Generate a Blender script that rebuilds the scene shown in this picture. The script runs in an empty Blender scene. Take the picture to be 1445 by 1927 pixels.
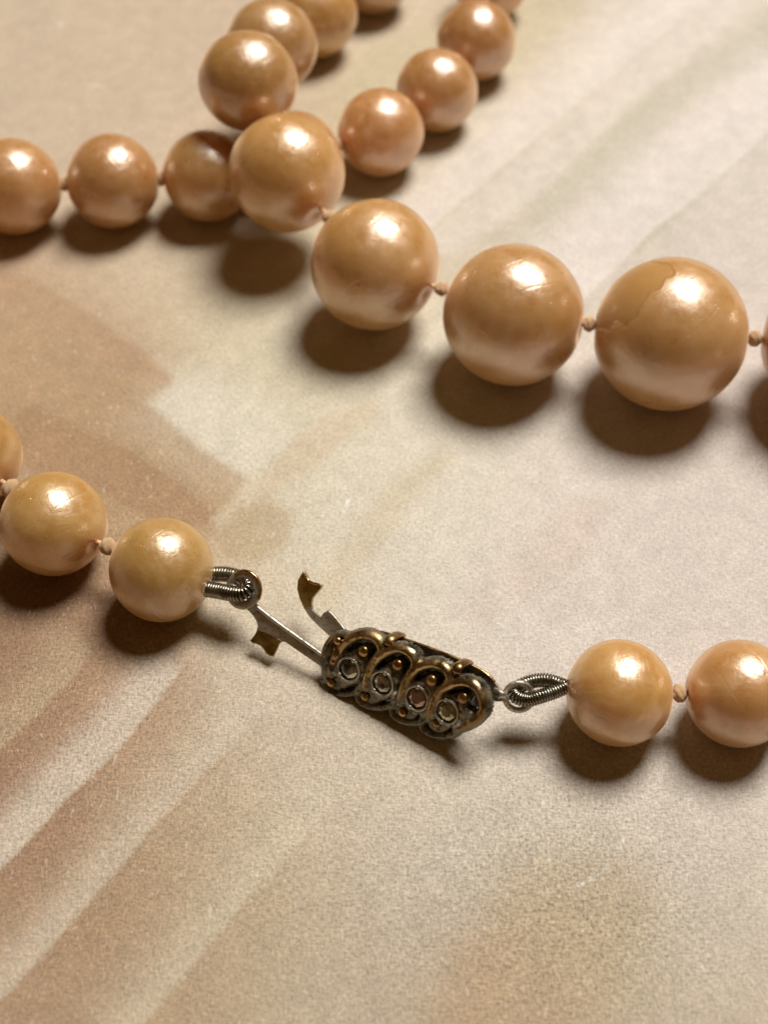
import bpy, bmesh, math, random
import numpy as np
from mathutils import Vector, Matrix, Quaternion
random.seed(7); rng = np.random.default_rng(7)
S = bpy.context.scene
COL = S.collection

# ------------------------------------------------------------------ camera
PITCH = math.radians(50.4)          # below the horizontal
F = 2784.0                          # focal length in photo pixels (photo 1445 x 1927)
H = 0.0752                          # lens height above the sheet, metres
CX, CY = 722.5, 963.5
sp, cp = math.sin(PITCH), math.cos(PITCH)
CAM = Vector((0, -H * cp / sp, H))
FWD = Vector((0, cp, -sp)); UP = Vector((0, sp, cp)); RIGHT = Vector((1, 0, 0))
cd = bpy.data.cameras.new("camera"); cam = bpy.data.objects.new("camera", cd); COL.objects.link(cam)
cam.location = CAM; cam.rotation_euler = (math.pi / 2 - PITCH, 0, 0)
cd.sensor_fit = 'VERTICAL'; cd.sensor_height = 36; cd.sensor_width = 36
cd.lens = F / 1927 * 36
cd.clip_start = 0.002; cd.clip_end = 20
cd.dof.use_dof = True; cd.dof.focus_distance = 0.0875; cd.dof.aperture_fstop = 44
S.camera = cam

# ------------------------------------------------------------------ light
w = bpy.data.worlds.new("World"); S.world = w; w.use_nodes = True
bg = w.node_tree.nodes['Background']
bg.inputs[0].default_value = (1.0, 0.49, 0.12, 1); bg.inputs[1].default_value = 0.072
ld = bpy.data.lights.new("table_lamp_light", 'AREA'); ld.shape = 'DISK'; ld.size = 0.205
ld.energy = 3.25; ld.color = (1.0, 0.975, 0.92)
lamp = bpy.data.objects.new("table_lamp_light", ld); COL.objects.link(lamp)
lamp.location = (0.135, 0.185, 0.43)
lamp.rotation_euler = (-(Vector((0.01, 0.0, 0)) - lamp.location)).to_track_quat('Z', 'Y').to_euler()
S.view_settings.view_transform = 'Standard'; S.view_settings.look = 'None'
S.view_settings.exposure = 0; S.view_settings.gamma = 1
S.cycles.use_denoising = True

# ------------------------------------------------------------------ geometry helpers
def ray(px, py): return FWD + RIGHT * ((px - CX) / F) - UP * ((py - CY) / F)
def at_depth(px, py, d): return CAM + ray(px, py) * d
def at(px, py, z):
    r = ray(px, py); return CAM + r * ((z - H) / r.z)
def to_plane(px, py, o, n):
    r = ray(px, py); return CAM + r * ((o - CAM).dot(n) / r.dot(n))
def ballpos(px, py, rp):            # a ball lying on the sheet
    z = .003
    for _ in range(30):
        P = at(px, py, z); d = (P - CAM).dot(FWD); z = rp * d / F
    return P, z
def link(o, parent=None):
    COL.objects.link(o)
    if parent is not None: o.parent = parent
    return o
def mesh_obj(name, verts, faces, mat, parent=None, smooth=True):
    me = bpy.data.meshes.new(name); me.from_pydata([tuple(v) for v in verts], [], faces)
    if smooth: me.polygons.foreach_set('use_smooth', [True] * len(me.polygons))
    me.materials.append(mat); me.update()
    return link(bpy.data.objects.new(name, me), parent)
def bm_obj(name, bm, mat, parent=None, smooth=True):
    bmesh.ops.recalc_face_normals(bm, faces=bm.faces)
    me = bpy.data.meshes.new(name); bm.to_mesh(me); bm.free()
    if smooth: me.polygons.foreach_set('use_smooth', [True] * len(me.polygons))
    me.materials.append(mat)
    return link(bpy.data.objects.new(name, me), parent)
def smooth_path(pts, n=8, closed=False):
    P = [Vector(p) for p in pts]; out = []
    m = len(P)
    for i in range(m if closed else m - 1):
        if closed: a, b, c, d = P[(i-1) % m], P[i], P[(i+1) % m], P[(i+2) % m]
        else: a, b, c, d = P[max(i-1, 0)], P[i], P[i+1], P[min(i+2, m-1)]
        for k in range(n):
            t = k / n
            out.append(0.5 * ((2*b) + (c-a)*t + (2*a-5*b+4*c-d)*t*t + (3*b-a-3*c+d)*t**3))
    if not closed: out.append(P[-1])
    return out
def tube(path, rad, sides=8, closed=False, ref=None, flat=1.0):
    n = len(path); verts = []; faces = []
    if not hasattr(rad, '__len__'): rad = [rad] * n
    prev = None
    for i, p in enumerate(path):
        if closed: t = path[(i+1) % n] - path[(i-1) % n]
        else: t = path[min(i+1, n-1)] - path[max(i-1, 0)]
        t = t.normalized()
        if ref is not None: u = ref - t * ref.dot(t)
        elif prev is None:
            u = t.orthogonal()
        else: u = prev - t * prev.dot(t)
        u.normalize(); prev = u; v = t.cross(u)
        for k in range(sides):
            a = 2 * math.pi * k / sides
            verts.append(p + (u * math.cos(a) * flat + v * math.sin(a)) * rad[i])
    for i in range(n if closed else n - 1):
        j = (i + 1) % n
        for k in range(sides):
            l = (k + 1) % sides
            faces.append((i*sides+k, i*sides+l, j*sides+l, j*sides+k))
    if not closed:
        faces.append(tuple(range(sides))[::-1]); faces.append(tuple((n-1)*sides + k for k in range(sides)))
    return verts, faces

# ------------------------------------------------------------------ node helpers
class NT:
    def __init__(s, name):
        s.m = bpy.data.materials.new(name); s.m.use_nodes = True; s.t = s.m.node_tree
        s.b = s.t.nodes['Principled BSDF']
    def n(s, typ, **kw):
        x = s.t.nodes.new(typ)
        for k, v in kw.items():
            if k.startswith('_'): setattr(x, k[1:], v)
            else:
                i = x.inputs[int(k[1:])] if (k[0] == 'i' and k[1:].isdigit()) else x.inputs[k.replace('_', ' ')]
                if hasattr(v, 'is_output'): s.t.links.new(v, i)
                else: i.default_value = v
        return x
    def l(s, a, b): s.t.links.new(a, b)
    def math(s, op, a, b=0.0, c=None):
        x = s.n('ShaderNodeMath', _operation=op, i0=a, i1=b)
        if c is not None:
            if hasattr(c, 'is_output'): s.l(c, x.inputs[2])
            else: x.inputs[2].default_value = c
        return x.outputs[0]
    def mix(s, f, a, b, mode='MIX'):
        x = s.t.nodes.new('ShaderNodeMix'); x.data_type = 'RGBA'; x.blend_type = mode
        for i, v in ((0, f), (6, a), (7, b)):
            if hasattr(v, 'is_output'): s.l(v, x.inputs[i])
            else: x.inputs[i].default_value = (v if i == 0 else (*v[:3], 1))
        return x.outputs[2]
    def rng(s, v, a, b, c=0.0, d=1.0, smooth=False):
        x = s.n('ShaderNodeMapRange', i0=v, i1=a, i2=b, i3=c, i4=d)
        if smooth: x.interpolation_type = 'SMOOTHSTEP'
        return x.outputs[0]
    def noise(s, vec, scale, detail=2.0, rough=.5, dist=0.0):
        x = s.n('ShaderNodeTexNoise', Vector=vec, Scale=scale, Detail=detail, Roughness=rough, Distortion=dist)
        return x

# ------------------------------------------------------------------ materials
def pearl_material(name, chipped=False):
    q = NT(name); b = q.b
    tc = q.n('ShaderNodeTexCoord'); oi = q.n('ShaderNodeObjectInfo')
    off = q.n('ShaderNodeVectorMath', _operation='SCALE', i0=(7.1, 3.7, 5.3)); q.l(q.math('MULTIPLY', oi.outputs['Random'], 9.0), off.inputs['Scale'])
    vec = q.n('ShaderNodeVectorMath', _operation='ADD', i0=tc.outputs['Object'], i1=off.outputs[0]).outputs[0]
    blot = q.noise(vec, 1.3, 3, .55, .6).outputs[0]
    blot2 = q.noise(vec, 5.5, 4, .6, .3).outputs[0]
    tint = oi.outputs['Color']
    deep = q.mix(1.0, tint, (0.90, 0.82, 0.70), 'MULTIPLY')
    pink = q.mix(1.0, tint, (1.06, 1.06, 1.25), 'MULTIPLY')
    c = q.mix(q.rng(blot, .36, .66, smooth=True), deep, pink)
    c = q.mix(q.rng(blot2, .50, .74, 0, .3), c, q.mix(1.0, tint, (.95, .85, .7), 'MULTIPLY'))
    # tiny pits with darkened rims, and hairline scratches
    vo = q.n('ShaderNodeTexVoronoi', Vector=vec, Scale=2.6, Randomness=1.0)
    pit = q.rng(vo.outputs['Distance'], 0.0, .05, 1, 0, True)
    c = q.mix(q.math('MULTIPLY', pit, .5), c, (.30, .15, .06))
    # deeper orange round the drill holes (poles of the ball)
    sz = q.n('ShaderNodeSeparateXYZ', Vector=tc.outputs['Object']).outputs[2]
    pole = q.rng(q.math('ABSOLUTE', sz), .90, .99, 0, .55, True)
    c = q.mix(pole, c, q.mix(1.0, tint, (.86, .52, .26), 'MULTIPLY'))
    scr = q.n('ShaderNodeMapping', Vector=vec, Scale=(1.2, 7, 34))
    scrn = q.noise(scr.outputs[0], 1.4, 2, .5, .4).outputs[0]
    scratch = q.rng(scrn, .70, .76, 0, 1, True)
    height = q.math('ADD', q.math('ADD', q.math('MULTIPLY', blot2, .022), q.math('MULTIPLY', blot, .06)), q.math('MULTIPLY', pit, -.02))
    height = q.math('ADD', height, q.math('MULTIPLY', scratch, .010))
    vo2 = q.n('ShaderNodeTexVoronoi', Vector=vec, Scale=3.7, Randomness=1.0)
    height = q.math('ADD', height, q.math('MULTIPLY', q.rng(vo2.outputs['Distance'], 0.0, .045, 1, 0, True), .014))
    arc = q.n('ShaderNodeTexWave', Vector=vec, Scale=.55, Distortion=9, Detail=2, Detail_Scale=.6)
    arc.wave_type = 'RINGS'
    height = q.math('ADD', height, q.math('MULTIPLY', q.rng(arc.outputs['Fac'], .985, 1.0, 0, 1), -.004))
    fine = q.noise(vec, 30, 3, .6).outputs[0]
    height = q.math('ADD', height, q.math('MULTIPLY', fine, .0012))
    bu = q.n('ShaderNodeBump', Strength=.55, Distance=.0028, Height=height)
    rough = q.rng(blot2, .3, .7, .25, .45)
    metal = .06
    coatw = .5
    if chipped:
        at_ = q.n('ShaderNodeAttribute', _attribute_name='chip')
        f = at_.outputs['Fac']
        f = q.rng(q.math('ADD', f, q.rng(q.noise(vec, 9, 3).outputs[0], .3, .7, -.06, .06)), .42, .54)
        c = q.mix(f, c, (.46, .26, .09))
        edge = q.rng(q.math('ABSOLUTE', q.math('SUBTRACT', at_.outputs['Fac'], .47)), .02, .18, .4, 0)
        c = q.mix(edge, c, (.28, .13, .04))
        metal = q.rng(f, 0, 1, .06, 0.0); rough = q.mix(f, rough, (.42, .42, .42)); coatw = q.rng(f, 0, 1, .5, .35)
        bu.inputs['Height'].default_value = 0
        q.l(q.math('ADD', height, q.math('MULTIPLY', f, 0.0)), bu.inputs['Height'])
    q.l(c, b.inputs['Base Color'])
    for k, v in (('Metallic', metal), ('Roughness', rough), ('Coat Weight', coatw)):
        if hasattr(v, 'is_output'): q.l(v, b.inputs[k])
        else: b.inputs[k].default_value = v
    b.inputs['IOR'].default_value = 2.75
    b.inputs['Specular Tint'].default_value = (1, 1, 1, 1)
    if chipped: q.l(q.rng(f, 0, 1, 2.75, 1.42), b.inputs['IOR'])
    b.inputs['Coat Roughness'].default_value = .18; b.inputs['Coat IOR'].default_value = 1.5
    b.inputs['Coat Tint'].default_value = (1, .93, .80, 1)
    b.inputs['Subsurface Weight'].default_value = .7
    b.inputs['Subsurface Radius'].default_value = (1, .42, .12); b.inputs['Subsurface Scale'].default_value = .0042
    b.inputs['Sheen Weight'].default_value = .6; b.inputs['Sheen Roughness'].default_value = .35
    b.inputs['Sheen Tint'].default_value = (1, .70, .42, 1)
    q.l(bu.outputs[0], b.inputs['Normal'])
    q.l(bu.outputs[0], b.inputs['Coat Normal'])
    return q.m
M_pearl = pearl_material('pearl_coating'); M_chip = pearl_material('chipped_pearl_coating', True)

def silk():
    q = NT('silk_thread'); b = q.b
    tc = q.n('ShaderNodeTexCoord')
    n1 = q.noise(tc.outputs['Object'], 2500, 3, .6).outputs[0]
    wv = q.n('ShaderNodeTexWave', Vector=tc.outputs['Object'], Scale=900, Distortion=3, Detail=2)
    c = q.mix(q.rng(n1, .35, .7), (.74, .42, .19), (.96, .68, .38)); q.l(c, b.inputs['Base Color'])
    b.inputs['Roughness'].default_value = .62; b.inputs['Sheen Weight'].default_value = .3
    b.inputs['Subsurface Weight'].default_value = .15; b.inputs['Subsurface Scale'].default_value = .0005
    bu = q.n('ShaderNodeBump', Strength=.6, Distance=.00008, Height=wv.outputs['Fac']); q.l(bu.outputs[0], b.inputs['Normal'])
    return q.m
M_silk = silk()

def metal(name, hi, lo, dirt=(.02, .018, .012), sc=900, r=(.28, .5), thr=(.4, .62), attr=None):
    q = NT(name); b = q.b
    tc = q.n('ShaderNodeTexCoord'); v = tc.outputs['Object']
    n1 = q.noise(v, sc, 4, .6).outputs[0]; n2 = q.noise(v, sc * 3.3, 4, .65).outputs[0]; n3 = q.noise(v, sc * .35, 3, .5, .5).outputs[0]
    c = q.mix(q.rng(n3, .35, .65), hi, lo)
    sp_ = q.rng(n1, thr[0], thr[1], 0, 1, True)
    spots = q.rng(n2, .55, .64, 0, .8, True)
    c = q.mix(q.math('MULTIPLY', spots, .8), c, dirt)
    met = 1.0
    if attr:
        a = q.n('ShaderNodeAttribute', _attribute_name=attr).outputs['Fac']
        wv = q.rng(q.math('ADD', a, q.rng(n1, .3, .7, -.22, .22)), .38, .66, 0, 1, True)
        pat = q.mix(q.rng(n1, .35, .6), (.028, .030, .021), (.27, .235, .165))
        pat = q.mix(q.rng(q.noise(v, sc * .8, 3).outputs[0], .58, .70, 0, .8), pat, (.20, .18, .13))
        pat = q.mix(q.rng(q.noise(v, sc * .5, 3).outputs[0], .60, .72, 0, .6), pat, (.03, .10, .085))
        c = q.mix(wv, pat, c)
        cr = q.n('ShaderNodeAttribute', _attribute_name='crust').outputs['Fac']
        cr = q.rng(q.math('ADD', cr, q.rng(n2, .3, .7, -.2, .2)), .3, .7)
        c = q.mix(cr, c, (.38, .34, .27))
        wv2 = q.math('MULTIPLY', wv, q.math('SUBTRACT', 1.0, cr))
        met = q.math('MULTIPLY', q.rng(wv, 0, 1, .65, 1.0), q.math('SUBTRACT', 1.0, q.math('MULTIPLY', cr, .9)))
        q.l(met, b.inputs['Metallic'])
    else: b.inputs['Metallic'].default_value = 1.0
    q.l(c, b.inputs['Base Color'])
    rr = q.math('ADD', q.rng(sp_, 0, 1, r[0], r[1]), q.math('MULTIPLY', spots, .2)); q.l(rr, b.inputs['Roughness'])
    hgt = q.math('ADD', n1, q.math('MULTIPLY', n2, .5))
    bu = q.n('ShaderNodeBump', Strength=.5, Distance=.00006, Height=hgt); q.l(bu.outputs[0], b.inputs['Normal'])
    return q.m
M_cast = metal('cast_bronze_patina', (.54, .385, .19), (.26, .165, .075), attr='wear', r=(.22, .45))
M_bronze = metal('worn_bronze', (.56, .37, .16), (.30, .17, .07), r=(.2, .4))
M_nickel = metal('tarnished_nickel', (.62, .59, .52), (.48, .44, .36), dirt=(.13, .075, .04), sc=1400, r=(.42,.6))
M_tongue = metal('brassy_nickel', (.62, .59, .52), (.48, .44, .36), dirt=(.13, .075, .04), sc=1400, r=(.42,.6))
M_coil = metal('coiled_steel_wire', (.42, .39, .32), (.24, .22, .17), r=(.2, .32))
M_brass = metal('tarnished_brass', (.46, .31, .10), (.26, .17, .06), dirt=(.05, .04, .01))
M_dark = metal('dark_core', (.09, .08, .055), (.04, .036, .028), r=(.4, .6))
def glass():
    q = NT('rhinestone_glass'); b = q.b
    tc = q.n('ShaderNodeTexCoord')
    oi = q.n('ShaderNodeObjectInfo')
    n = q.noise(tc.outputs['Object'], 1100, 3, .6).outputs[0]
    c = q.mix(q.rng(n, .4, .65), oi.outputs['Color'], (.045, .042, .03)); q.l(c, b.inputs['Base Color'])
    b.inputs['Metallic'].default_value = .85; b.inputs['Roughness'].default_value = .1
    b.inputs['Coat Weight'].default_value = 1; b.inputs['Coat Roughness'].default_value = .04
    return q.m
M_glass = glass()

# ------------------------------------------------------------------ printed sheet under the necklace
def srgb(c):
    c = np.array(c, float) / 255
    return np.where(c <= .04045, c / 12.92, ((c + .055) / 1.055) ** 2.4)
def vnoise(x, y, seed):
    r = np.random.default_rng(seed); G = r.random((64, 64))
    xi = np.floor(x).astype(int); yi = np.floor(y).astype(int); fx = x - xi; fy = y - yi
    fx = fx*fx*(3-2*fx); fy = fy*fy*(3-2*fy)
    g = lambda i, j: G[(i % 64), (j % 64)]
    return ((g(xi, yi)*(1-fx)+g(xi+1, yi)*fx)*(1-fy) + (g(xi, yi+1)*(1-fx)+g(xi+1, yi+1)*fx)*fy) * 2 - 1
def poly_sd(px, py, pts):
    n = len(pts); d2 = np.full(px.shape, 1e12); ins = np.zeros(px.shape, bool)
    for i in range(n):
        ax, ay = pts[i]; bx, by = pts[(i+1) % n]
        ex, ey = bx-ax, by-ay; wx, wy = px-ax, py-ay
        t = np.clip((wx*ex + wy*ey) / (ex*ex + ey*ey + 1e-9), 0, 1)
        d2 = np.minimum(d2, (wx-ex*t)**2 + (wy-ey*t)**2)
        c = ((ay > py) != (by > py))
        with np.errstate(divide='ignore', invalid='ignore'):
            xx = (bx-ax) * (py-ay) / ((by-ay) if by != ay else 1e-9) + ax
        ins ^= (c & (px < xx))
    d = np.sqrt(d2); return np.where(ins, -d, d)
def line_d(px, py, pts):
    d2 = np.full(px.shape, 1e12); tt = np.zeros(px.shape); n = len(pts)-1
    for i in range(n):
        ax, ay = pts[i]; bx, by = pts[i+1]; ex, ey = bx-ax, by-ay; wx, wy = px-ax, py-ay
        t = np.clip((wx*ex + wy*ey) / (ex*ex + ey*ey), 0, 1); q = (wx-ex*t)**2 + (wy-ey*t)**2
        m = q < d2; d2 = np.where(m, q, d2); tt = np.where(m, (i+t)/n, tt)
    return np.sqrt(d2), tt

def build_sheet():
    xs = np.concatenate([np.linspace(-.4, -.04, 40)[:-1], np.linspace(-.04, .04, 740), np.linspace(.04, .4, 40)[1:]])
    ys = np.concatenate([np.linspace(-.35, -.037, 36)[:-1], np.linspace(-.037, .066, 880), np.linspace(.066, .5, 44)[1:]])
    X, Y = np.meshgrid(xs, ys); nx, ny = len(xs), len(ys)
    # position of each point of the print in the pattern's own drawing (the pattern was drawn up in photo pixels)
    dy = Y - CAM.y; dz = -H
    dep = dy * cp - dz * sp
    ok = dep > .02; dep = np.maximum(dep, .02)
    px = CX + F * X / dep; py = CY - F * (dy * sp + dz * cp) / dep
    px = np.clip(px, -2500, 4500); py = np.clip(py, -1800, 6000)
    # hand-painted unevenness of the edges
    wx = px + 1.5*vnoise(px/60, py/60, 1) + 1.6*vnoise(px/8, py/8, 2); wy = py + 1.5*vnoise(px/63+9, py/63, 3) + 1.6*vnoise(px/8+5, py/8, 4)
    base = np.zeros(px.shape + (3,))
    # soft blend of the ground tints from scattered swatches
    SW = SWATCHES
    acc = np.zeros(px.shape); 
    for (sx, sy, rad, c) in SW:
        g = np.exp(-((px-sx)**2 + (py-sy)**2) / (2*rad*rad)) + 1e-7 / (1 + ((px-sx)**2 + (py-sy)**2)/1e5)
        base += g[..., None] * srgb(c); acc += g
    base /= acc[..., None]
    def blend(a, c):
        nonlocal base
        base = base * (1 - a[..., None]) + a[..., None] * srgb(c)
    for (pts, c, soft, al) in PATCHES:
        sd = poly_sd(wx, wy, pts); t = np.clip(.5 - sd / (2*soft), 0, 1); blend(al * t*t*(3-2*t), c)
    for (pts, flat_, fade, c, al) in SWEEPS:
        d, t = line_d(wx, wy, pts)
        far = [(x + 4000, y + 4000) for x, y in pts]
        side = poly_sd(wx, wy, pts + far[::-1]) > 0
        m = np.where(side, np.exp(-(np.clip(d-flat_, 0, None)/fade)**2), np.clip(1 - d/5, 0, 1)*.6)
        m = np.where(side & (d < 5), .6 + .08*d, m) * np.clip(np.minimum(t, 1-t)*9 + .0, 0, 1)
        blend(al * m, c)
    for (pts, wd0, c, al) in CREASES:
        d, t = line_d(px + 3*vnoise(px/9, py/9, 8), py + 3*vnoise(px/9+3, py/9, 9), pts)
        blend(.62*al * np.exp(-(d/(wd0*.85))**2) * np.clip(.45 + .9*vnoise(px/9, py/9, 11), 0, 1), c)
    cl = 1 + .035*vnoise(px/60, py/60, 21) + .02*vnoise(px/17, py/17, 22)
    base = base * cl[..., None] * ALB
    v = np.stack([X, Y, np.zeros_like(X)], -1).reshape(-1, 3)
    i = (np.arange(ny-1)[:, None]*nx + np.arange(nx-1)[None]).ravel()
    f = np.stack([i, i+1, i+1+nx, i+nx], 1)
    me = bpy.data.meshes.new('printed_tabletop'); me.vertices.add(len(v)); me.vertices.foreach_set('co', v.ravel())
    me.loops.add(len(f)*4); me.loops.foreach_set('vertex_index', f.ravel()); me.polygons.add(len(f))
    me.polygons.foreach_set('loop_start', np.arange(len(f))*4); me.update(); me.validate()
    ca = me.color_attributes.new('print', 'FLOAT_COLOR', 'POINT')
    ca.data.foreach_set('color', np.concatenate([base.reshape(-1, 3), np.ones((len(v), 1))], 1).ravel())
    g_ = .85 + .9*np.exp(-((px-1100)**2 + (py-1720)**2)/(2*190**2)) + .5*np.exp(-((px-120)**2 + (py-1350)**2)/(2*330**2)) + .25*np.exp(-((px-700)**2 + (py-1700)**2)/(2*260**2))
    ga = me.attributes.new('grain', 'FLOAT', 'POINT'); ga.data.foreach_set('value', g_.ravel().astype(np.float32))
    q = NT('printed_fabric'); b = q.b; tc = q.n('ShaderNodeTexCoord'); P = tc.outputs['Object']
    col = q.n('ShaderNodeAttribute', _attribute_name='print').outputs['Color']
    ax = q.n('ShaderNodeMapping', Vector=P, Scale=(1, .38, 1)).outputs[0]; ay = q.n('ShaderNodeMapping', Vector=P, Scale=(.38, 1, 1)).outputs[0]
    wa = q.noise(ax, 7400, 2, .7).outputs[0]; wb = q.noise(ay, 7400, 2, .7).outputs[0]
    wc = q.noise(P, 5200, 3, .65, .3).outputs[0]; wd = q.noise(P, 700, 3, .5).outputs[0]
    weave = q.math('ADD', q.math('MULTIPLY', q.math('ADD', wa, wb), .5), q.math('MULTIPLY', wc, .45))
    amt = q.math('ADD', 1.0, q.math('MULTIPLY', q.rng(weave, .5, 1.1, -.42, .40), q.n('ShaderNodeAttribute', _attribute_name='grain').outputs['Fac']))
    fleck = q.rng(q.noise(ax, 4300, 1, .5, 1.2).outputs[0], .64, .76, 0, .34, True)
    mott = q.rng(wd, .35, .65, .95, 1.05)
    sc = q.n('ShaderNodeVectorMath', _operation='SCALE', i0=col); q.l(q.math('MULTIPLY', amt, mott), sc.inputs['Scale'])
    c = q.mix(fleck, sc.outputs[0], (.80, .70, .58)); q.l(c, b.inputs['Base Color'])
    b.inputs['Roughness'].default_value = .62; b.inputs['Specular IOR Level'].default_value = .35
    bu = q.n('ShaderNodeBump', Strength=.9, Distance=.0001, Height=weave); q.l(bu.outputs[0], b.inputs['Normal'])
    me.materials.append(q.m)
    o = link(bpy.data.objects.new('printed_tabletop', me)); o['kind'] = 'structure'
    o['label'] = 'flat woven surface printed with blurred beige, cream, pink and brown streaks'
    return o

ALB = np.array([.97, 1.05, 1.12])
SWATCHES = [ # x, y, radius, colour of the print (sRGB)
 (80, 60, 170, (205, 179, 152)), (300, 130, 150, (202, 174, 147)), (60, 200, 120, (200, 173, 146)), (250, 480, 130, (209, 185, 155)),
 (700, 330, 110, (199, 173, 138)), (800, 60, 120, (201, 178, 150)), (1000, 120, 110, (197, 175, 144)), (1250, 60, 130, (210, 190, 170)),
 (1400, 300, 140, (208, 190, 175)), (900, 400, 110, (200, 182, 158)), (1150, 420, 110, (202, 186, 168)),
 (560, 640, 130, (206, 186, 154)), (480, 740, 100, (214, 198, 168)), (800, 840, 150, (222, 206, 182)), (1100, 900, 170, (214, 196, 180)),
 (1380, 850, 150, (212, 192, 178)), (1380, 1100, 150, (210, 191, 177)), (1100, 1120, 150, (212, 193, 178)), (800, 1050, 150, (218, 201, 181)),
 (600, 950, 110, (214, 196, 168)), (160, 690, 120, (184, 147, 112)), (40, 560, 90, (192, 154, 122)), (240, 860, 110, (178, 141, 104)), (40, 800, 100, (180, 143, 108)),
 (420, 1000, 60, (188, 152, 116)), (60, 1250, 130, (164, 126, 94)), (240, 1330, 90, (186, 146, 112)), (520, 1130, 90, (212, 190, 160)),
 (560, 1340, 120, (205, 184, 160)), (420, 1480, 110, (194, 166, 134)), (150, 1720, 110, (172, 134, 100)), (60, 1560, 90, (166, 126, 96)),
 (300, 1650, 110, (182, 150, 116)), (60, 1900, 120, (176, 142, 110)), (330, 1850, 120, (184, 154, 120)), (560, 1700, 130, (192, 166, 134)),
 (700, 1500, 130, (212, 190, 162)), (620, 1880, 120, (194, 172, 144)), (900, 1450, 120, (212, 193, 172)), (1150, 1550, 120, (212, 192, 172)),
 (800, 1650, 110, (202, 184, 164)), (1380, 1520, 130, (212, 194, 176)), (1050, 1700, 90, (196, 174, 138)), (1150, 1790, 80, (192, 170, 136)),
 (950, 1880, 110, (186, 152, 118)), (1380, 1700, 110, (206, 186, 165)), (1350, 1880, 120, (196, 174, 148)), (760, 1850, 100, (190, 168, 142)),
]
PATCHES = [ # polygon, colour, edge softness, opacity
 ([(240, 800), (300, 700), (400, 700), (520, 770), (560, 820), (470, 920), (350, 880)], (224, 208, 184), 50, .85),
 ([(-400, 380), (65, 528), (200, 612), (325, 708), (318, 724), (278, 758), (375, 842), (468, 902), (400, 1010), (-400, 1150)], (180, 146, 110), 11, .7),
 ([(-60, 500), (65, 528), (200, 612), (325, 708), (318, 724), (240, 700), (60, 600), (-60, 560)], (184, 145, 112), 14, .5),
 ([(60, 760), (250, 852), (310, 893), (402, 958), (388, 990), (330, 1010), (150, 900), (-60, 860)], (168, 128, 92), 9, .7),
 ([(410, 1010), (440, 955), (500, 935), (548, 965), (540, 1020), (480, 1060), (430, 1050)], (184, 156, 118), 16, .6),
 ([(400, 980), (470, 900), (560, 825), (620, 850), (520, 925), (450, 950), (415, 1000)], (208, 188, 158), 12, .6),
 ([(560, 810), (700, 745), (720, 775), (590, 880), (520, 925), (480, 930)], (204, 176, 142), 18, .45),
 ([(827, 840), (860, 860), (770, 960), (700, 1050), (620, 1150), (570, 1140), (650, 1020), (720, 920)], (208, 184, 150), 22, .55),
 ([(1060, 950), (1150, 940), (1100, 1050), (1010, 1110), (900, 1180), (850, 1160), (960, 1060)], (208, 182, 164), 24, .45),
 ([(950, 1650), (1180, 1600), (1250, 1680), (1200, 1760), (1100, 1927), (800, 1990), (880, 1800)], (190, 160, 124), 55, .45),
 ([(860, 1780), (960, 1760), (950, 1850), (900, 1990), (780, 1990)], (186, 150, 114), 50, .4),
 # upper right bands
 ([(1160, -40), (975, 150), (842, 400), (640, 420), (640, 120), (860, 20), (960, -40)], (196, 177, 140), 16, .45),
 ([(1440, -150), (1297, 25), (1140, 150), (1022, 250), (850, 400), (760, 480), (860, 480), (1050, 340), (1180, 200), (1420, 0)], (220, 202, 186), 14, .7),
 ([(1520, -30), (1422, 40), (1222, 175), (1072, 320), (960, 430), (1060, 430), (1200, 290), (1350, 170), (1520, 60)], (190, 175, 150), 16, .75),
 ([(1520, 130), (1445, 210), (1340, 260), (1180, 400), (1080, 500), (1200, 475), (1297, 385), (1442, 255), (1520, 200)], (186, 171, 146), 12, .85),
 # lower left: darker stretches up to the crisp edges of the light sweeps
 ([(-80, 1020), (150, 1120), (172, 1215), (140, 1272), (60, 1357), (0, 1412), (-80, 1480)], (156, 118, 88), 6, .6),
 ([(-80, 1560), (60, 1440), (180, 1340), (300, 1210), (352, 1245), (310, 1302), (225, 1408), (140, 1490), (0, 1638), (-80, 1710)], (160, 122, 90), 14, .6),
 ([(-80, 1840), (60, 1700), (200, 1560), (330, 1440), (430, 1420), (300, 1545), (175, 1690), (85, 1795), (0, 1884), (-80, 1960)], (170, 134, 98), 18, .5),
]
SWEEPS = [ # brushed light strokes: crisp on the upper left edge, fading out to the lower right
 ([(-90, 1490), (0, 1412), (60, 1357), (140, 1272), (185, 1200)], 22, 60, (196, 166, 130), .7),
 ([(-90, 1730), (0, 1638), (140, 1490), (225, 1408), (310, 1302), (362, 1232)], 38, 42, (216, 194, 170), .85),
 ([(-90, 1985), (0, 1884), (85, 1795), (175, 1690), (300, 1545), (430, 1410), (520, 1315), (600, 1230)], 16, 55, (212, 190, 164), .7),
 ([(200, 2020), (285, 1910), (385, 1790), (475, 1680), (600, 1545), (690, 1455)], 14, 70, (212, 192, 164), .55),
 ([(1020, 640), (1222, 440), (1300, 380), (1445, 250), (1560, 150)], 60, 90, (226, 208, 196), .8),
 ([(560, 720), (760, 470), (850, 395), (1022, 248), (1140, 150), (1300, 20), (1380, -40)], 30, 80, (226, 208, 194), .8),
]
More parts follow.
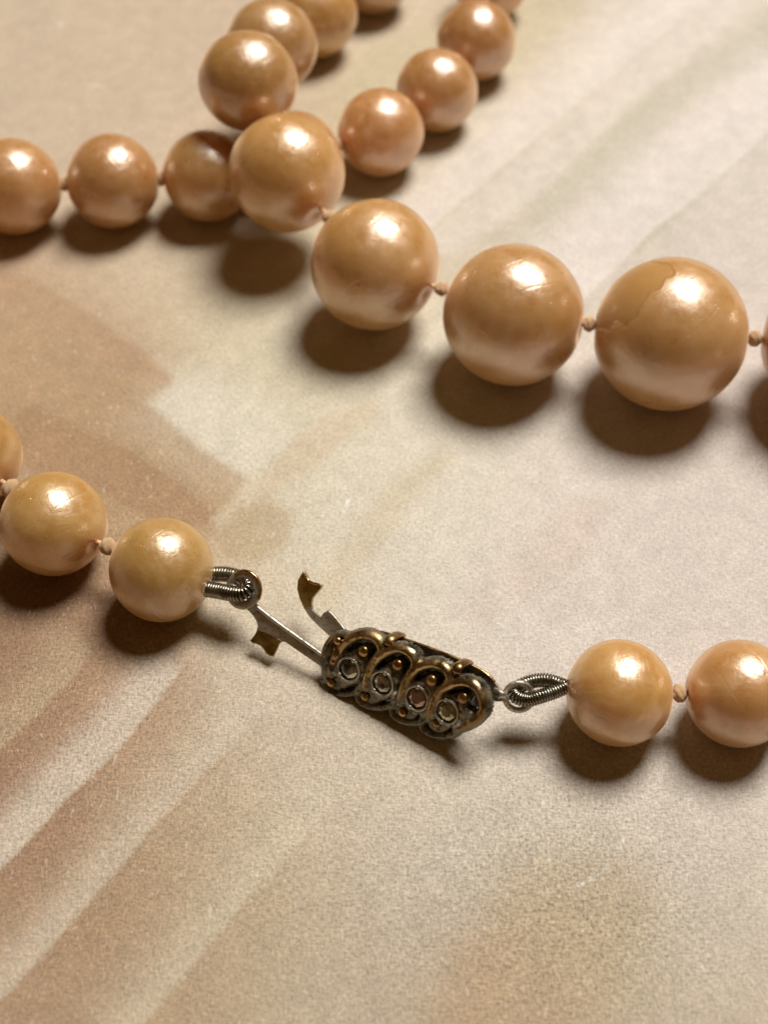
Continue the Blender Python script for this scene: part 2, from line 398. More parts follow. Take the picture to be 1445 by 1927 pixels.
CREASES = [
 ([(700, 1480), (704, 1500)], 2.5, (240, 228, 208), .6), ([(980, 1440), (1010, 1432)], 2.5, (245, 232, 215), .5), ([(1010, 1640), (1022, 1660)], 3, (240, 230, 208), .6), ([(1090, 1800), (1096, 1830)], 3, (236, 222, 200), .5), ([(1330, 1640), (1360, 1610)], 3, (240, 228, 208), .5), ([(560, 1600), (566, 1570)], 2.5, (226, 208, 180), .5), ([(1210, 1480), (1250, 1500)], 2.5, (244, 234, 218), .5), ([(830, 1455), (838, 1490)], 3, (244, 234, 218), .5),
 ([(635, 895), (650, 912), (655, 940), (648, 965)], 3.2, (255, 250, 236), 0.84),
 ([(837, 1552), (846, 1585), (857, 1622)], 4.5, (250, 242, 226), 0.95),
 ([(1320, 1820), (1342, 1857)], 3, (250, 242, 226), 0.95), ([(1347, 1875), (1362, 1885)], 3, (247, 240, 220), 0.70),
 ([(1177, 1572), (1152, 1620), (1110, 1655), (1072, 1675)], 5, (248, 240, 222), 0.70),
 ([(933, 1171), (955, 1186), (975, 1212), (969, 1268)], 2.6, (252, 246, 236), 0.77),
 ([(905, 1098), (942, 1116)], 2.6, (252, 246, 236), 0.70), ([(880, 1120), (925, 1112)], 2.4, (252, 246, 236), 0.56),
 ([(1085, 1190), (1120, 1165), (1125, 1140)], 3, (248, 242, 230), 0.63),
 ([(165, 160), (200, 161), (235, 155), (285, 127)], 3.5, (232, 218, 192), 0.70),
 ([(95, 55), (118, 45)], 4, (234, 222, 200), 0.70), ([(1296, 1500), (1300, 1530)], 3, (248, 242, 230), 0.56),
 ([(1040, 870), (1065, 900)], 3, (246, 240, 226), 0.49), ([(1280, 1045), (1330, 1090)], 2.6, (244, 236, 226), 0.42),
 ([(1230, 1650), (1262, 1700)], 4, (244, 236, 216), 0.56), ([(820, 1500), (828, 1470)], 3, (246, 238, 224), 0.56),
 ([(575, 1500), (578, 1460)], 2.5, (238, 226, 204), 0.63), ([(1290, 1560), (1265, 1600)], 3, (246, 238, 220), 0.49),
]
build_sheet()

# ------------------------------------------------------------------ necklace
neck = bpy.data.objects.new('pearl_necklace', None); neck.empty_display_size = .01; COL.objects.link(neck)
neck['label'] = 'peach imitation pearl necklace, graduated and knotted, lying in loops with its bronze rhinestone clasp undone'
neck['category'] = 'necklace'

def unit_ball(nseg=64, nring=44, dimple=.05, dr=.20):
    vs = []; fs = []
    for i in range(nring + 1):
        th = math.pi * (i / nring)
        for k in range(nseg):
            ph = 2 * math.pi * k / nseg
            r = 1.0
            for a in (th, math.pi - th):
                if a < dr * 2: r -= dimple * math.exp(-(a / dr) ** 2 * 2.2)
            vs.append((r*math.sin(th)*math.cos(ph), r*math.sin(th)*math.sin(ph), r*math.cos(th)))
    for i in range(nring):
        for k in range(nseg):
            l = (k + 1) % nseg
            fs.append((i*nseg+k, (i+1)*nseg+k, (i+1)*nseg+l, i*nseg+l))
    return vs, fs
from mathutils import noise as mnoise
def lumpy(vs, seed):
    out = []
    for v in vs:
        n = Vector(v).normalized()
        k = 1 + .011*mnoise.noise(n*1.1 + Vector((seed*7.3, 1, 2))) + .005*mnoise.noise(n*3.1 + Vector((seed*3.3, 5, 2)))
        out.append(tuple(Vector(v)*k))
    return out
def ball_mesh(name, mat, seed=0, **kw):
    vs, fs = unit_ball(**kw); vs = lumpy(vs, seed); me = bpy.data.meshes.new(name); me.from_pydata(vs, [], fs)
    bm = bmesh.new(); bm.from_mesh(me); bmesh.ops.remove_doubles(bm, verts=bm.verts, dist=1e-5); bm.to_mesh(me); bm.free()
    me.polygons.foreach_set('use_smooth', [True]*len(me.polygons)); me.materials.append(mat); return me
ME_balls = [ball_mesh('pearl', M_pearl, seed=i+1) for i in range(6)]; ME_ball = ME_balls[0]

def solve_depth(px, py, rp, prevP, prevr, gap, far=True):
    """depth of a ball seen at (px,py) with picture radius rp, so that it hangs gap away from the previous ball"""
    best = None
    for k in range(4000):
        d = .06 + k * .00003
        P = at_depth(px, py, d); r = rp * d / F
        e = (P - prevP).length - (prevr + r + gap)
        d0 = (prevP - CAM).dot(FWD)
        if (d > d0) == far:
            if best is None or abs(e) < best[0]: best = (abs(e), P, r)
    return best[1], best[2]
PX = lambda P: (P - CAM).dot(FWD) / F     # metres per photo pixel at P

run_left, run_under, run_over, run_right = [], [], [], []
for (x, y, r, c) in [(305, 1072, 99, 1), (102, 985, 100, 1), (-57, 856, 98, 0)]:
    P, R = ballpos(x, y, r); run_left.append([P, R, c])
for (x, y, r) in [(26, 351, 89.5), (213, 341, 87), (391, 331, 84.5), (556, 292, 81), (716, 249, 81), (822, 170, 76.5), (896, 76, 74.5), (924, -36, 70)]:
    P, R = ballpos(x, y, r); run_under.append([P, R, 2])
for (x, y, r) in [(1165, 1304, 101), (1391, 1305, 102), (1622, 1300, 103)]:
    P, R = ballpos(x, y, r); run_right.append([P, R, 3])
O1 = ballpos(1580, 645, 146); O2 = ballpos(1261, 629, 144); O3 = ballpos(966, 593, 133.5)
u = PX(O3[0])
P4 = at(706, 498, 122.5*u*1.03 + 14*u); r4 = 122.5 * PX(P4)
hid = run_under[3]
# ball 5 rests on the hidden ball of the lower run
P5, r5 = solve_depth(540, 326, 110.5, hid[0], hid[1], .00002, far=False)
P6, r6 = solve_depth(467, 153, 93, P5, r5, 8*u)
P7, r7 = solve_depth(511, 86, 86.5, P6, r6, 8*u)
if P7.z < r7: P7, r7 = ballpos(511, 86, 86.5)
P8, r8 = ballpos(592, 27, 80.5)
P9, r9 = ballpos(702, -52, 75)
for P, r, c in [(O1[0], O1[1], 4), (O2[0], O2[1], 4), (O3[0], O3[1], 4), (P4, r4, 4), (P5, r5, 4), (P6, r6, 5), (P7, r7, 5), (P8, r8, 5), (P9, r9, 5)]:
    run_over.append([P, r, c])

def bridge(A, B, c1, c2, mid, gap):
    """balls out of the picture that carry a run on from ball A to ball B, on a curve through c1, c2"""
    a = Vector((A[0].x, A[0].y)); b = Vector((B[0].x, B[0].y)); out = []
    pts = [(1-t)**3*a + 3*(1-t)**2*t*Vector(c1) + 3*(1-t)*t*t*Vector(c2) + t**3*b for t in [i/600 for i in range(601)]]
    L = sum((pts[i+1]-pts[i]).length for i in range(600))
    rm = (A[1] + B[1]) / 2; n = max(1, round(L / (2*rm + gap)) - 1)
    # sizes run evenly, spacing stretched to fit
    rad = [A[1] + (B[1]-A[1]) * (i+1)/(n+1) for i in range(n)]
    tot = A[1] + B[1] + 2*sum(rad) + gap*(n+1); k = (L / tot)
    pos = 0; i = 0; acc = 0; seq = []
    prev = A[1]
    for r in rad:
        pos += (prev + r + gap) * k; prev = r; seq.append(pos)
    cur = 0; j = 0
    for i in range(600):
        s = (pts[i+1]-pts[i]).length
        while j < len(seq) and cur + s >= seq[j]:
            rr = min(rad[j], rad[j] * k) 
            out.append([Vector((pts[i].x, pts[i].y, rr)), rr, mid]); j += 1
        cur += s
    return out
G = lambda x, y: at(x, y, .003).xy
bl = bridge(run_left[-1], run_under[0], G(-330, 700), G(-330, 350), 0, .0003)
bt = bridge(run_under[-1], run_over[-1], G(940, -330), G(760, -360), 5, .0003)
br = bridge(run_over[0], run_right[-1], G(2050, 720), G(2050, 1230), 4, .0003)

chain = run_left + bl + run_under + bt + run_over[::-1] + br + run_right[::-1]
TINT = {0: (.60, .375, .12), 1: (.61, .40, .145), 2: (.57, .32, .11), 3: (.61, .365, .135), 4: (.57, .335, .12), 5: (.53, .31, .105)}
N = len(chain)
first = None; balls = []
def rays_match(P, Q): return (P - Q).length < 1e-7
chip_i = next(i for i, b in enumerate(chain) if rays_match(b[0], O2[0]))
clasp_i = 0
for i, (P, R, c) in enumerate(chain):
    a = chain[max(i-1, 0)][0]; b = chain[min(i+1, N-1)][0]
    if i == 0: a = at(410, 1095, .003)        # the wire loop end
    if i == N-1: b = at(1055, 1296, .003)
    ax = (b - a).normalized()
    qt = ax.to_track_quat('Z', 'Y') @ Quaternion((0, 0, 1), random.uniform(0, 6.28))
    if first is None:
        o = bpy.data.objects.new('pearl', ME_ball); first = o
    else:
        o = first.copy(); o.data = ME_balls[i % 6]
    link(o, neck)
    o.location = P; o.rotation_mode = 'QUATERNION'; o.rotation_quaternion = qt
    j = random.uniform(.985, 1.0); o.scale = (R, R * random.uniform(.985, 1.005), R * j)
    t = TINT[c]; v = random.uniform(.9, 1.08)
    o.color = (min(1, t[0]*v), t[1]*v*random.uniform(.98, 1.05), t[2]*v*random.uniform(.85, 1.12), 1)
    balls.append((o, P, R, qt))

# pearl whose coating has flaked off in one patch
def chip():
    o, P, R, qt = balls[chip_i]
    o.scale = (R, R, R)
    vs, fs = unit_ball(440, 300)
    v = np.array(vs); 
    Rm = np.array(qt.to_matrix()); wv = v @ Rm.T * R + np.array(P)
    rel = wv - np.array(CAM); f_ = np.array(FWD); u_ = np.array(UP)
    d = rel @ f_; px = CX + F * rel[:, 0] / d; py = CY - F * (rel @ u_) / d
    front = ((wv - np.array(P)) * (-rel)).sum(1) > -.1 * R * np.linalg.norm(rel, axis=1)
    pts = [(1100, 640), (1090, 520), (1180, 470), (1232, 491), (1262, 499), (1270, 509), (1266, 518), (1250, 525), (1243, 540), (1222, 552),
           (1212, 566), (1203, 578), (1196, 598), (1184, 606), (1179, 618), (1172, 616), (1164, 604), (1156, 605), (1145, 622), (1128, 618)]
    sd = poly_sd(px + 1.5*vnoise(px/6, py/6, 31), py + 1.5*vnoise(px/6, py/6, 32), pts)
    chipv = np.where(front, np.clip(.5 - sd / 14, 0, 1), 0)
    st_ = np.clip((chipv-.35)/.3, 0, 1); v = v * (1 - .009 * st_[:, None])
    me = bpy.data.meshes.new('pearl'); me.from_pydata(v.tolist(), [], fs)
    at_ = me.attributes.new('chip', 'FLOAT', 'POINT'); at_.data.foreach_set('value', chipv.astype(np.float32))
    me.polygons.foreach_set('use_smooth', [True]*len(me.polygons)); me.materials.append(M_chip)
    o.data = me; o['label'] = 'large pearl with its coating flaked off in a patch'
chip()

# knots: a wound overhand knot between every two balls
def knot_mesh():
    # a small tight lump of silk: strands wind slantwise over it
    vs = []; fs = []; nu, nv = 36, 22
    for i in range(nv + 1):
        th = math.pi * i / nv
        for k in range(nu):
            ph = 2*math.pi*k/nu
            r = 1 + .13*abs(math.sin(2*ph + 3.2*th))**.7 - .06 + .10*mnoise.noise(Vector((math.cos(ph)*math.sin(th)*1.6, math.sin(ph)*math.sin(th)*1.6, math.cos(th)*1.6)))
            vs.append((r*math.sin(th)*math.cos(ph), r*math.sin(th)*math.sin(ph), r*math.cos(th)))
    for i in range(nv):
        for k in range(nu):
            l = (k+1) % nu; fs.append((i*nu+k, (i+1)*nu+k, (i+1)*nu+l, i*nu+l))
    return vs, fs
kv, kf = knot_mesh()
ME_knot = bpy.data.meshes.new('knot'); ME_knot.from_pydata([tuple(v) for v in kv], [], kf)
ME_knot.polygons.foreach_set('use_smooth', [True]*len(ME_knot.polygons)); ME_knot.materials.append(M_silk)
kfirst = None
for i in range(N-1):
    A, B = chain[i], chain[i+1]
    d = (B[0]-A[0]); L = d.length; g = L - A[1] - B[1]
    m = A[0] + d.normalized() * (A[1] + g/2)
    o = bpy.data.objects.new('knot', ME_knot) if kfirst is None else kfirst.copy()
    if kfirst is None: kfirst = o
    link(o, neck); o.location = m; o.rotation_mode = 'QUATERNION'
    o.rotation_quaternion = d.to_track_quat('Z', 'Y') @ Quaternion((0, 0, 1), random.uniform(0, 6.28))
    r = .00052 * random.uniform(.9, 1.15); o.scale = (r, r * random.uniform(.85, 1.1), max(.00036, min(.00048, g*.55)) * random.uniform(.95, 1.15))
# thread running through the balls
path = []
for i in range(N-1):
    A, B = chain[i], chain[i+1]; d = (B[0]-A[0]).normalized()
    path += [A[0] + d*A[1]*.80, A[0] + d*A[1]*1.0, B[0] - d*B[1]*1.0, B[0] - d*B[1]*.80]
tv, tf = tube([Vector(p) for p in path], .00017, 7)
mesh_obj('thread', tv, tf, M_silk, neck)

# ------------------------------------------------------------------ clasp
class Frame:
    """local plane: a along the clasp, b across it, n out of its face"""
    def __init__(s, p0, z0, p1, z1, tilt):
        s.u = PX(at(*p0, .0025))
        A = at(*p0, z0*s.u); B = at(*p1, z1*s.u); s.o = (A + B) / 2
        s.a = (B - A).normalized()
        h = Vector((0, 0, 1)).cross(s.a).normalized(); zz = s.a.cross(h)
        s.b = (h * math.cos(tilt) + zz * math.sin(tilt)).normalized(); s.n = s.a.cross(s.b).normalized()
    def w(s, px, py, h=0.0):          # point of the plane h px in front of the face that shows at px,py
        return to_plane(px, py, s.o + s.n * (h * s.u), s.n)
    def loc(s, px, py):
        d = s.w(px, py) - s.o; return (d.dot(s.a) / s.u, d.dot(s.b) / s.u)
    def g(s, a, b, h=0.0): return s.o + s.a * (a*s.u) + s.b * (b*s.u) + s.n * (h*s.u)
K = Frame((612, 1222), 60, (912, 1346), 104, math.radians(58))

def extrude_poly(name, fr, pts, h0, h1, mat, parent, bevel=1.5, sub=None):
    """flat piece of sheet metal: outline in photo px on the frame's plane, between heights h0 and h1 (px)"""
    bm = bmesh.new()
    lo = [bm.verts.new(fr.w(x, y, h1) - fr.n * ((h1-h0) * fr.u)) for x, y in pts]; hi = [bm.verts.new(fr.w(x, y, h1)) for x, y in pts]
    n = len(pts)
    top = bm.faces.new(hi); bot = bm.faces.new(lo[::-1])
    for i in range(n):
        bm.faces.new((lo[i], lo[(i+1) % n], hi[(i+1) % n], hi[i]))
    bmesh.ops.recalc_face_normals(bm, faces=bm.faces)
    if bevel:
        es = [e for e in bm.edges if any(f in (top, bot) for f in e.link_faces)]
        bmesh.ops.bevel(bm, geom=es, offset=bevel*fr.u, segments=2, affect='EDGES', profile=.6)
    o = bm_obj(name, bm, mat, parent, smooth=False)
    return o

Sx = [(660, 1258), (723, 1284), (788, 1312), (844, 1337)]
Tx = [(688, 1224), (752, 1249), (816, 1278), (875, 1311)]
Bx = [(625, 1284), (689, 1310), (759, 1340), (823, 1360)]
topo = [(-33, 8), (-27, -14), (-18, -38), (3, -58), (30, -64), (52, -55), (60, -37), (52, -20)]
boto = [(-38, 0), (-50, 18), (-46, 36), (-27, 47), (-2, 48), (17, 40), (22, 22)]
arches = []
for i, (sx, sy) in enumerate(Sx):
    if i < 3: arches.append(([(sx+dx, sy+dy) for dx, dy in topo], 12.5, 1.0))
    arches.append(([(sx+dx, sy+dy) for dx, dy in boto], 9.0, .55))
arches.append(([(812, 1344), (819, 1318), (832, 1297), (850, 1286), (876, 1282), (897, 1290), (909, 1308), (912, 1332), (900, 1350), (884, 1362), (862, 1370)], 13.0, 1.0))
arches.append(([(655, 1196), (634, 1195), (617, 1211), (610, 1238), (611, 1264), (620, 1284)], 7.5, .6))

def build_face():
    toL = lambda P: [K.loc(x, y) for x, y in P]
    SL, TL, BL = toL(Sx), toL(Tx), toL(Bx)
    ARC = [([(p.x, p.y) for p in smooth_path([(*q, 0) for q in toL(P)], 6)], r, wv) for P, r, wv in arches]
    T0 = K.loc(637, 1213); E0 = K.loc(622, 1252); E1 = K.loc(886, 1344)
    st = 1.25
    aa = np.arange(-190, 190, st); bb = np.arange(-100, 100, st); A, B = np.meshgrid(aa, bb)
    Q = lambda p: np.hypot(A-p[0], B-p[1])
    def cap(p, q, r0, r1):
        ex, ey = q[0]-p[0], q[1]-p[1]; t = np.clip(((A-p[0])*ex+(B-p[1])*ey)/(ex*ex+ey*ey), 0, 1)
        return np.hypot(A-p[0]-ex*t, B-p[1]-ey*t) - (r0+(r1-r0)*t)
    sd = np.full(A.shape, 1e9); k = 5.0
    for s_, t_, b_ in zip(SL, TL, BL):
        sd = np.minimum(sd, cap(s_, t_, 33, 14)); sd = np.minimum(sd, cap(s_, b_, 33, 24))
    sd = np.minimum(sd, cap(T0, E0, 14, 22)); sd = np.minimum(sd, cap(E0, BL[0], 22, 24)); sd = np.minimum(sd, cap(SL[3], E1, 33, 13))
    dr = []
    for P, r, wv in ARC:
        d, _ = line_d(A, B, P); dr.append(d); sd = np.minimum(sd, d - r*.98)
    ins = np.clip(-sd, 0, 16) / 16
    h = 10 * np.sqrt(np.clip(1 - (1-ins)**2, 0, 1)) - 2.0
    h -= 4.0 * ((B + 5) / 70) ** 2           # the face is gently cambered across
    wear = np.full(A.shape, .22) + .12*vnoise(A/12, B/12, 41)
    base = h.copy()
    for (P, r, wv), d in zip(ARC, dr):
        rr = r * 1.0; hh = base - 4 + np.sqrt(np.clip(rr*rr - d*d, 0, None)) * 1.0
        m = (d < rr) & (hh > h); h = np.where(m, hh, h)
        wear = np.where(m, np.maximum(wear, wv * np.clip(1.25 - d/rr, 0, 1) * np.clip(.55 + (B+30)/90, .35, 1)), wear)
    for p in TL + BL + [T0]:
        h -= 5 * np.exp(-(Q(p)/16)**2)
    for p in SL:
        h = np.where(Q(p) < 26, h - 5*np.clip((26-Q(p))/5, 0, 1), h)
    # cast-in crumbs, dents, dirt
    h += 1.1*vnoise(A/6, B/6, 42) * (wear < .4) + .12*vnoise(A/2.3, B/2.3, 43) + .8*vnoise(A/11, B/11, 44)
    crust = np.zeros(A.shape)
    for p in SL: crust = np.maximum(crust, np.exp(-((Q(p)-30)/5)**2) * np.clip(.5 + 1.1*vnoise(A/9, B/9, 51), 0, 1))
    crust = np.maximum(crust, np.clip(vnoise(A/7, B/7, 52) - .55, 0, 1)*1.6) * (wear < .45)
    bump = K.loc(888, 1345); h += 8*np.exp(-(Q(bump)/11)**2); 
    for _ in range(26):
        p = (rng.uniform(-150, 150), rng.uniform(-45, 45)); rr = rng.uniform(2.5, 5)
        h += rng.uniform(1, 3)*np.exp(-(Q(p)/rr)**2) * (sd < -8)
    keep = sd < 0
    h = np.where(sd > -2.5, h - 3*(1 - np.clip(-sd/2.5, 0, 1)), h)
    idx = -np.ones(A.shape, int)
    cell = keep[:-1, :-1] & keep[1:, :-1] & keep[:-1, 1:] & keep[1:, 1:]
    use = np.zeros(A.shape, bool); use[:-1, :-1] |= cell; use[1:, :-1] |= cell; use[:-1, 1:] |= cell; use[1:, 1:] |= cell
    idx[use] = np.arange(use.sum())
    o_, a_, b_, n_ = (np.array(x) for x in (K.o, K.a, K.b, K.n))
    V = o_ + K.u*(A[use][:, None]*a_ + B[use][:, None]*b_ + h[use][:, None]*n_)
    j, i = np.nonzero(cell)
    Fc = np.stack([idx[j, i], idx[j, i+1], idx[j+1, i+1], idx[j+1, i]], 1)
    bm = bmesh.new(); lay = bm.verts.layers.float.new('wear'); lay2 = bm.verts.layers.float.new('crust'); vv = [bm.verts.new(p) for p in V]
    for x, q_, c_ in zip(vv, wear[use], crust[use]): x[lay] = float(q_); x[lay2] = float(c_)
    for f in Fc: bm.faces.new([vv[t] for t in f])
    be = [e for e in bm.edges if e.is_boundary]
    ex = bmesh.ops.extrude_edge_only(bm, edges=be); nv = [x for x in ex['geom'] if isinstance(x, bmesh.types.BMVert)]
    c0 = K.o
    for x in nv:
        x.co -= K.n * (12*K.u); d = x.co - c0
        x.co -= K.b * (d.dot(K.b) * .05)
    bm.normal_update()
    me = bpy.data.meshes.new('clasp'); bm.to_mesh(me); bm.free()
    me.polygons.foreach_set('use_smooth', [True]*len(me.polygons)); me.materials.append(M_cast)
    o = bpy.data.objects.new('clasp', me); link(o, neck)
    hs = {}
    def height(p):
        ii = int(round((p[0]-aa[0])/st)); jj = int(round((p[1]-bb[0])/st)); return h[jj, ii]
    return o, SL, TL, BL, height
clasp, SL, TL, BL, HT = build_face()
clasp['label'] = 'scroll-shaped bronze clasp face with green tarnish'
MF = Matrix((K.a, K.b, K.n)).transposed()

def small_ball(p, r, hgt, flat=.8):
    bm = bmesh.new(); bmesh.ops.create_uvsphere(bm, u_segments=20, v_segments=12, radius=1)
    for v in bm.verts:
        c = v.co; v.co = K.g(p[0] + c.x*r, p[1] + c.y*r, hgt + c.z*r*flat)
    return bm_obj('metal_bead', bm, M_bronze, clasp)
for p in TL: small_ball(p, 12.0, HT(p) + 4)
for p in BL: small_ball(p, 9.0, HT(p) + 3, .7)
small_ball(K.loc(640, 1204), 8.5, 8); small_ball(K.loc(636, 1219), 6.5, 6)
stone_tint = [(.66, .64, .52, 1), (.64, .61, .50, 1), (.46, .30, .24, 1), (.64, .62, .40, 1)]
for i, p in enumerate(SL):
    hz = 8.0
    # bezel ring
    pts = [K.g(p[0] + 23.5*math.cos(t), p[1] + 23.5*math.sin(t), hz + .6*math.sin(3*t+i)) for t in [2*math.pi*k/40 for k in range(40)]]
    v, f = tube(pts, 2.6*K.u, 8, closed=True); mesh_obj('bezel', v, f, M_nickel, clasp)
    # inner cup
    # faceted stone: table, crown facets, girdle
    bm = bmesh.new(); rot = random.uniform(0, 1)
    rings = [(10.5, 7.0), (17.0, 4.5), (22.0, -1.0)]; vr = []
    for q_, (rr, hh) in enumerate(rings):
        vr.append([bm.verts.new(K.g(p[0]+rr*math.cos(2*math.pi*(k+.5*(q_ % 2))/8+rot), p[1]+rr*math.sin(2*math.pi*(k+.5*(q_ % 2))/8+rot), hz-4+hh)) for k in range(8)])
    bm.faces.new(vr[0])
    for k in range(8):
        l = (k+1) % 8
        bm.faces.new((vr[0][k], vr[1][k], vr[0][l])); bm.faces.new((vr[1][k], vr[1][l], vr[0][l]))
        bm.faces.new((vr[1][k], vr[2][l], vr[1][l])) ; bm.faces.new((vr[1][k], vr[2][k], vr[2][l]))
    st_ = bm_obj('rhinestone', bm, M_glass, clasp, smooth=False); st_.color = stone_tint[i]
    if i == 2: st_['label'] = 'reddish brown rhinestone'
# metal prong dots holding each stone
for i, p in enumerate(SL):
    for t in (1.25, 3.9):
        bm = bmesh.new(); bmesh.ops.create_uvsphere(bm, u_segments=12, v_segments=8, radius=1)
        for v in bm.verts:
            c = v.co; v.co = K.g(p[0]+23*math.cos(t+i*.2) + c.x*4.5, p[1]+23*math.sin(t+i*.2) + c.y*4.5, 9.5 + c.z*3.5)
        bm_obj('stone_prong', bm, M_nickel, clasp)

# dark core added between face and back plate, standing in for the gap's shade
def loc_poly(name, pts, h0, h1, mat, parent, bevel=1.2):
    bm = bmesh.new(); n = len(pts)
    lo = [bm.verts.new(K.g(a, b, h0)) for a, b in pts]; hi = [bm.verts.new(K.g(a, b, h1)) for a, b in pts]
    t = bm.faces.new(hi); b_ = bm.faces.new(lo[::-1])
    for i in range(n): bm.faces.new((lo[i], lo[(i+1) % n], hi[(i+1) % n], hi[i]))
    bmesh.ops.recalc_face_normals(bm, faces=bm.faces)
    if bevel: bmesh.ops.bevel(bm, geom=[e for e in bm.edges if any(f in (t, b_) for f in e.link_faces)], offset=bevel*K.u, segments=2, affect='EDGES', profile=.6)
    return bm_obj(name, bm, mat, parent, smooth=False)
loc_poly('dark_gap_core', [(-120, -30), (120, -30), (138, -10), (138, 14), (120, 34), (-110, 34), (-128, 18), (-128, -14)], -36, -9, M_dark, clasp)
# back plate: its top rim and the neck towards the eyelet show
BP = [(650, 1203), (664, 1190), (690, 1186), (716, 1190), (742, 1198), (800, 1218), (850, 1237), (886, 1253), (914, 1269), (932, 1286), (943, 1300), (950, 1306),
      (948, 1320), (936, 1321), (918, 1318), (900, 1330), (880, 1345), (860, 1352), (800, 1330), (700, 1290), (650, 1262), (636, 1232)]
extrude_poly('back_plate', K, BP, -44, -38, M_nickel, clasp, bevel=1.6)
rim = [K.w(x, y, -37) for x, y in [(652, 1200), (664, 1190), (690, 1186), (716, 1190), (742, 1197), (800, 1217), (850, 1236), (886, 1252), (914, 1268), (930, 1284)]]
v, f = tube(smooth_path(rim, 6), 3.6*K.u, 8); mesh_obj('plate_rim', v, f, M_bronze, clasp)
for (x, y) in [(734, 1204), (862, 1256)]:
    a, b = K.loc(x, y)
    pth = smooth_path([K.g(a, b-8, 5), K.g(a, b-2, 5), K.g(a, b+3, -1), K.g(a+1, b+4, -14), K.g(a+1, b+3, -30), K.g(a+1, b-2, -43)], 6)
    v, f = tube(pth, 10*K.u, 12, ref=K.b, flat=.45)
    mesh_obj('clasp_tab', v, f, M_bronze, clasp)
# grime-filled spring end seen at the left mouth
# eyelet on the plate
def eyelet(fr, cx, cy, rx, ry, tr, mat, parent, h=0, flat=1.0, a0=0, a1=2*math.pi, name='eyelet'):
    n = 48; pts = [fr.w(cx + rx*math.cos(a0+(a1-a0)*k/n), cy + ry*math.sin(a0+(a1-a0)*k/n), h) for k in range(n)]
    v, f = tube(pts, tr*fr.u, 10, closed=True, ref=fr.n, flat=flat)
    return mesh_obj(name, v, f, mat, parent)
KR = Frame((945, 1308), 94, (1008, 1302), 100, math.radians(62))
eyelet(KR, 976, 1311, 26, 25, 6.2, M_nickel, clasp, flat=.75)
nk = smooth_path([K.w(930, 1300, -40), K.w(944, 1309, -34), KR.w(953, 1312, -2)], 6)
v, f = tube(nk, [8.5*K.u]*len(nk), 10, ref=K.n, flat=.55); mesh_obj('eyelet_neck', v, f, M_nickel, clasp)

# ------------------------------------------------------------------ hook with its notched foot
HK = Frame((470, 1130), 84, (606, 1240), 42, math.radians(46))
hook_out = [(474, 1130), (484, 1139), (492, 1146), (520, 1167), (560, 1196), (608, 1230), (650, 1262), (640, 1282), (600, 1252), (565, 1228), (536, 1208), (530, 1208), (525, 1213), (519, 1225), (514, 1236),
            (508, 1235), (501, 1231), (495, 1221), (489, 1215), (482, 1212), (475, 1211), (470, 1206), (476, 1199), (482, 1190), (485, 1179), (483, 1170), (477, 1160), (468, 1150), (460, 1144)]
hook = extrude_poly('hook', HK, hook_out, -3.5, 3.5, M_nickel, neck, bevel=1.3)
hook['label'] = 'flat hook tongue with notched foot and eyelet'
# raised fold along the upper edge
fold = smooth_path([HK.w(484, 1142, 3), HK.w(520, 1170, 4), HK.w(560, 1199, 4), HK.w(612, 1236, 4)], 8)
v, f = tube(fold, 4.2*HK.u, 8, ref=HK.n, flat=1.2); mesh_obj('folded_edge', v, f, M_nickel, hook)
foot = [(484, 1186), (500, 1190), (520, 1200), (531, 1207), (525, 1212), (519.5, 1225), (514.3, 1234.5), (508, 1234), (502, 1230), (495.5, 1220), (489.5, 1214), (482, 1211), (475, 1210), (471.5, 1206), (476.5, 1199.5)]
extrude_poly('hook_foot', HK, foot, -4.2, 4.2, M_brass, hook, bevel=1.2)
# eyelet of the hook: broad flat band
def band(fr, cx, cy, ro, ri, h0, h1, mat, parent, name='eyelet', sy=1.1, shift=(0, 0), rot=0.0):
    bm = bmesh.new(); n = 48; L = []
    for (rr, hh, s_) in ((ri, h0, 1), (ri, h1-1, 1), (ri+1.2, h1, 1), (ro-1.5, h1, 0), (ro, h1-1.5, 0), (ro, h0, 0)):
        ring = []
        for k in range(n):
            t = 2*math.pi*k/n; x = cx + rr*math.cos(t) + (shift[0] if s_ else 0); y = cy + rr*sy*math.sin(t) + (shift[1] if s_ else 0)
            ring.append(bm.verts.new(fr.w(x, y, 0) + fr.n*(hh*fr.u)))
        L.append(ring)
    for q_ in range(len(L)):
        A, B = L[q_], L[(q_+1) % len(L)]
        for k in range(n): bm.faces.new((A[k], A[(k+1) % n], B[(k+1) % n], B[k]))
    return bm_obj(name, bm, mat, parent)
band(HK, 459, 1110, 33, 20, -4, 5, M_nickel, hook, shift=(-3, -1), sy=1.12)
er = [HK.w(459 + 31.5*math.cos(t), 1110 + 35.5*math.sin(t), 4) for t in [math.radians(-120 + 150*k/20) for k in range(21)]]
v, f = tube(er, 3.4*HK.u, 8, ref=HK.n, flat=1.3); mesh_obj('eyelet_rim', v, f, M_bronze, hook)

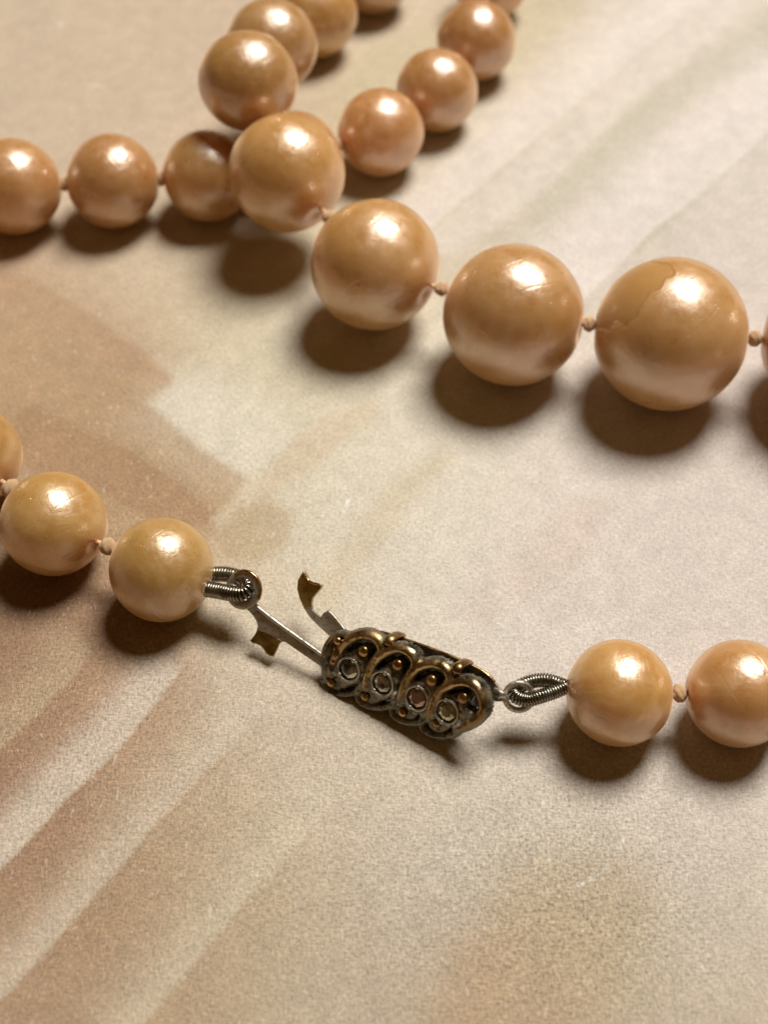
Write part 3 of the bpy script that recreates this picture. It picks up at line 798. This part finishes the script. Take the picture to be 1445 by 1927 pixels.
# ------------------------------------------------------------------ spring prong that stands out of the clasp
PF = Frame((580, 1100), 92, (650, 1200), 62, math.radians(50))
prong = [(655, 1192), (668, 1214), (640, 1214), (625, 1202), (604, 1183), (583, 1162), (572, 1145), (564, 1128), (559, 1108), (560, 1092), (566, 1081), (572, 1074),
         (576, 1082), (580, 1091), (588, 1096), (598, 1098), (606, 1101), (604, 1107), (596, 1116), (588, 1126), (586, 1136), (587, 1147), (594, 1154), (603, 1161), (608, 1154), (618, 1148), (630, 1160)]
pr = extrude_poly('spring_prong', PF, prong, -3, 3, M_nickel, clasp, bevel=1.2)
tip = [(584, 1142), (576, 1146), (570, 1138), (563.5, 1126), (559.5, 1108), (560.5, 1092), (566, 1082), (571.5, 1075), (575.5, 1082.5), (579.5, 1091.5), (588, 1096.8), (598, 1098.8), (604.5, 1101.5), (602.5, 1106.5), (595, 1115.5), (587, 1126)]
extrude_poly('prong_tip', PF, tip, -3.8, 3.8, M_brass, clasp, bevel=1.2)
er = [PF.w(x, y, 4) for x, y in [(571, 1076), (575, 1083), (580, 1092), (588, 1097), (597, 1099), (604, 1102)]]
v, f = tube(smooth_path(er, 5), 2.2*PF.u, 8); mesh_obj('prong_tip_edge', v, f, M_bronze, clasp)
er = [PF.w(x, y, 3) for x, y in [(618, 1150), (630, 1162), (650, 1187)]]
v, f = tube(smooth_path(er, 5), 3.0*PF.u, 8); mesh_obj('prong_fold', v, f, M_nickel, clasp)

# ------------------------------------------------------------------ wire coils that tie eyelets to the end pearls
def coil(fr, pts, R, wr, pitch, name='wire_coil'):
    P = smooth_path([fr.w(x, y, h) for x, y, h in pts], 24)
    L = [0]
    for i in range(1, len(P)): L.append(L[-1] + (P[i]-P[i-1]).length)
    u_ = fr.u; turns = L[-1] / (pitch*u_); n = int(turns*16)
    # frames along the path
    T = [(P[min(i+1, len(P)-1)] - P[max(i-1, 0)]).normalized() for i in range(len(P))]
    U = []; pu = fr.n.copy()
    for t in T:
        pu = (pu - t*pu.dot(t)).normalized(); U.append(pu.copy())
    out = []; j = 0
    for k in range(n+1):
        s_ = L[-1]*k/n
        while j < len(P)-2 and L[j+1] < s_: j += 1
        q_ = (s_-L[j]) / max(L[j+1]-L[j], 1e-12)
        c = P[j].lerp(P[j+1], q_); t = T[j].lerp(T[j+1], q_).normalized(); uu = U[j].lerp(U[j+1], q_).normalized(); vv = t.cross(uu)
        a = 2*math.pi*k/16; rr = R*u_*(1 + .03*math.sin(k*.37))
        out.append(c + uu*math.cos(a)*rr + vv*math.sin(a)*rr)
    v, f = tube(out, wr*u_, 6); o = mesh_obj(name, v, f, M_coil, neck)
    v, f = tube(P, (R-1.5)*u_, 10); mesh_obj('coil_core', v, f, M_dark, o)
    return o
coil(HK, [(388, 1108, 8), (410, 1112, 10), (435, 1117, 12), (456, 1117, 10), (466, 1107, 2), (460, 1094, -8), (444, 1085, -14), (424, 1081, -14), (396, 1081, -12)], 13.0, 2.7, 5.2)
coil(KR, [(1063, 1293, 0), (1048, 1300, 5), (1020, 1309, 10), (992, 1317, 10), (972, 1312, 4), (967, 1302, -5), (981, 1290, -12), (1003, 1282, -14), (1026, 1280, -12), (1046, 1285, -7), (1061, 1291, -3)], 12.0, 2.5, 4.9)
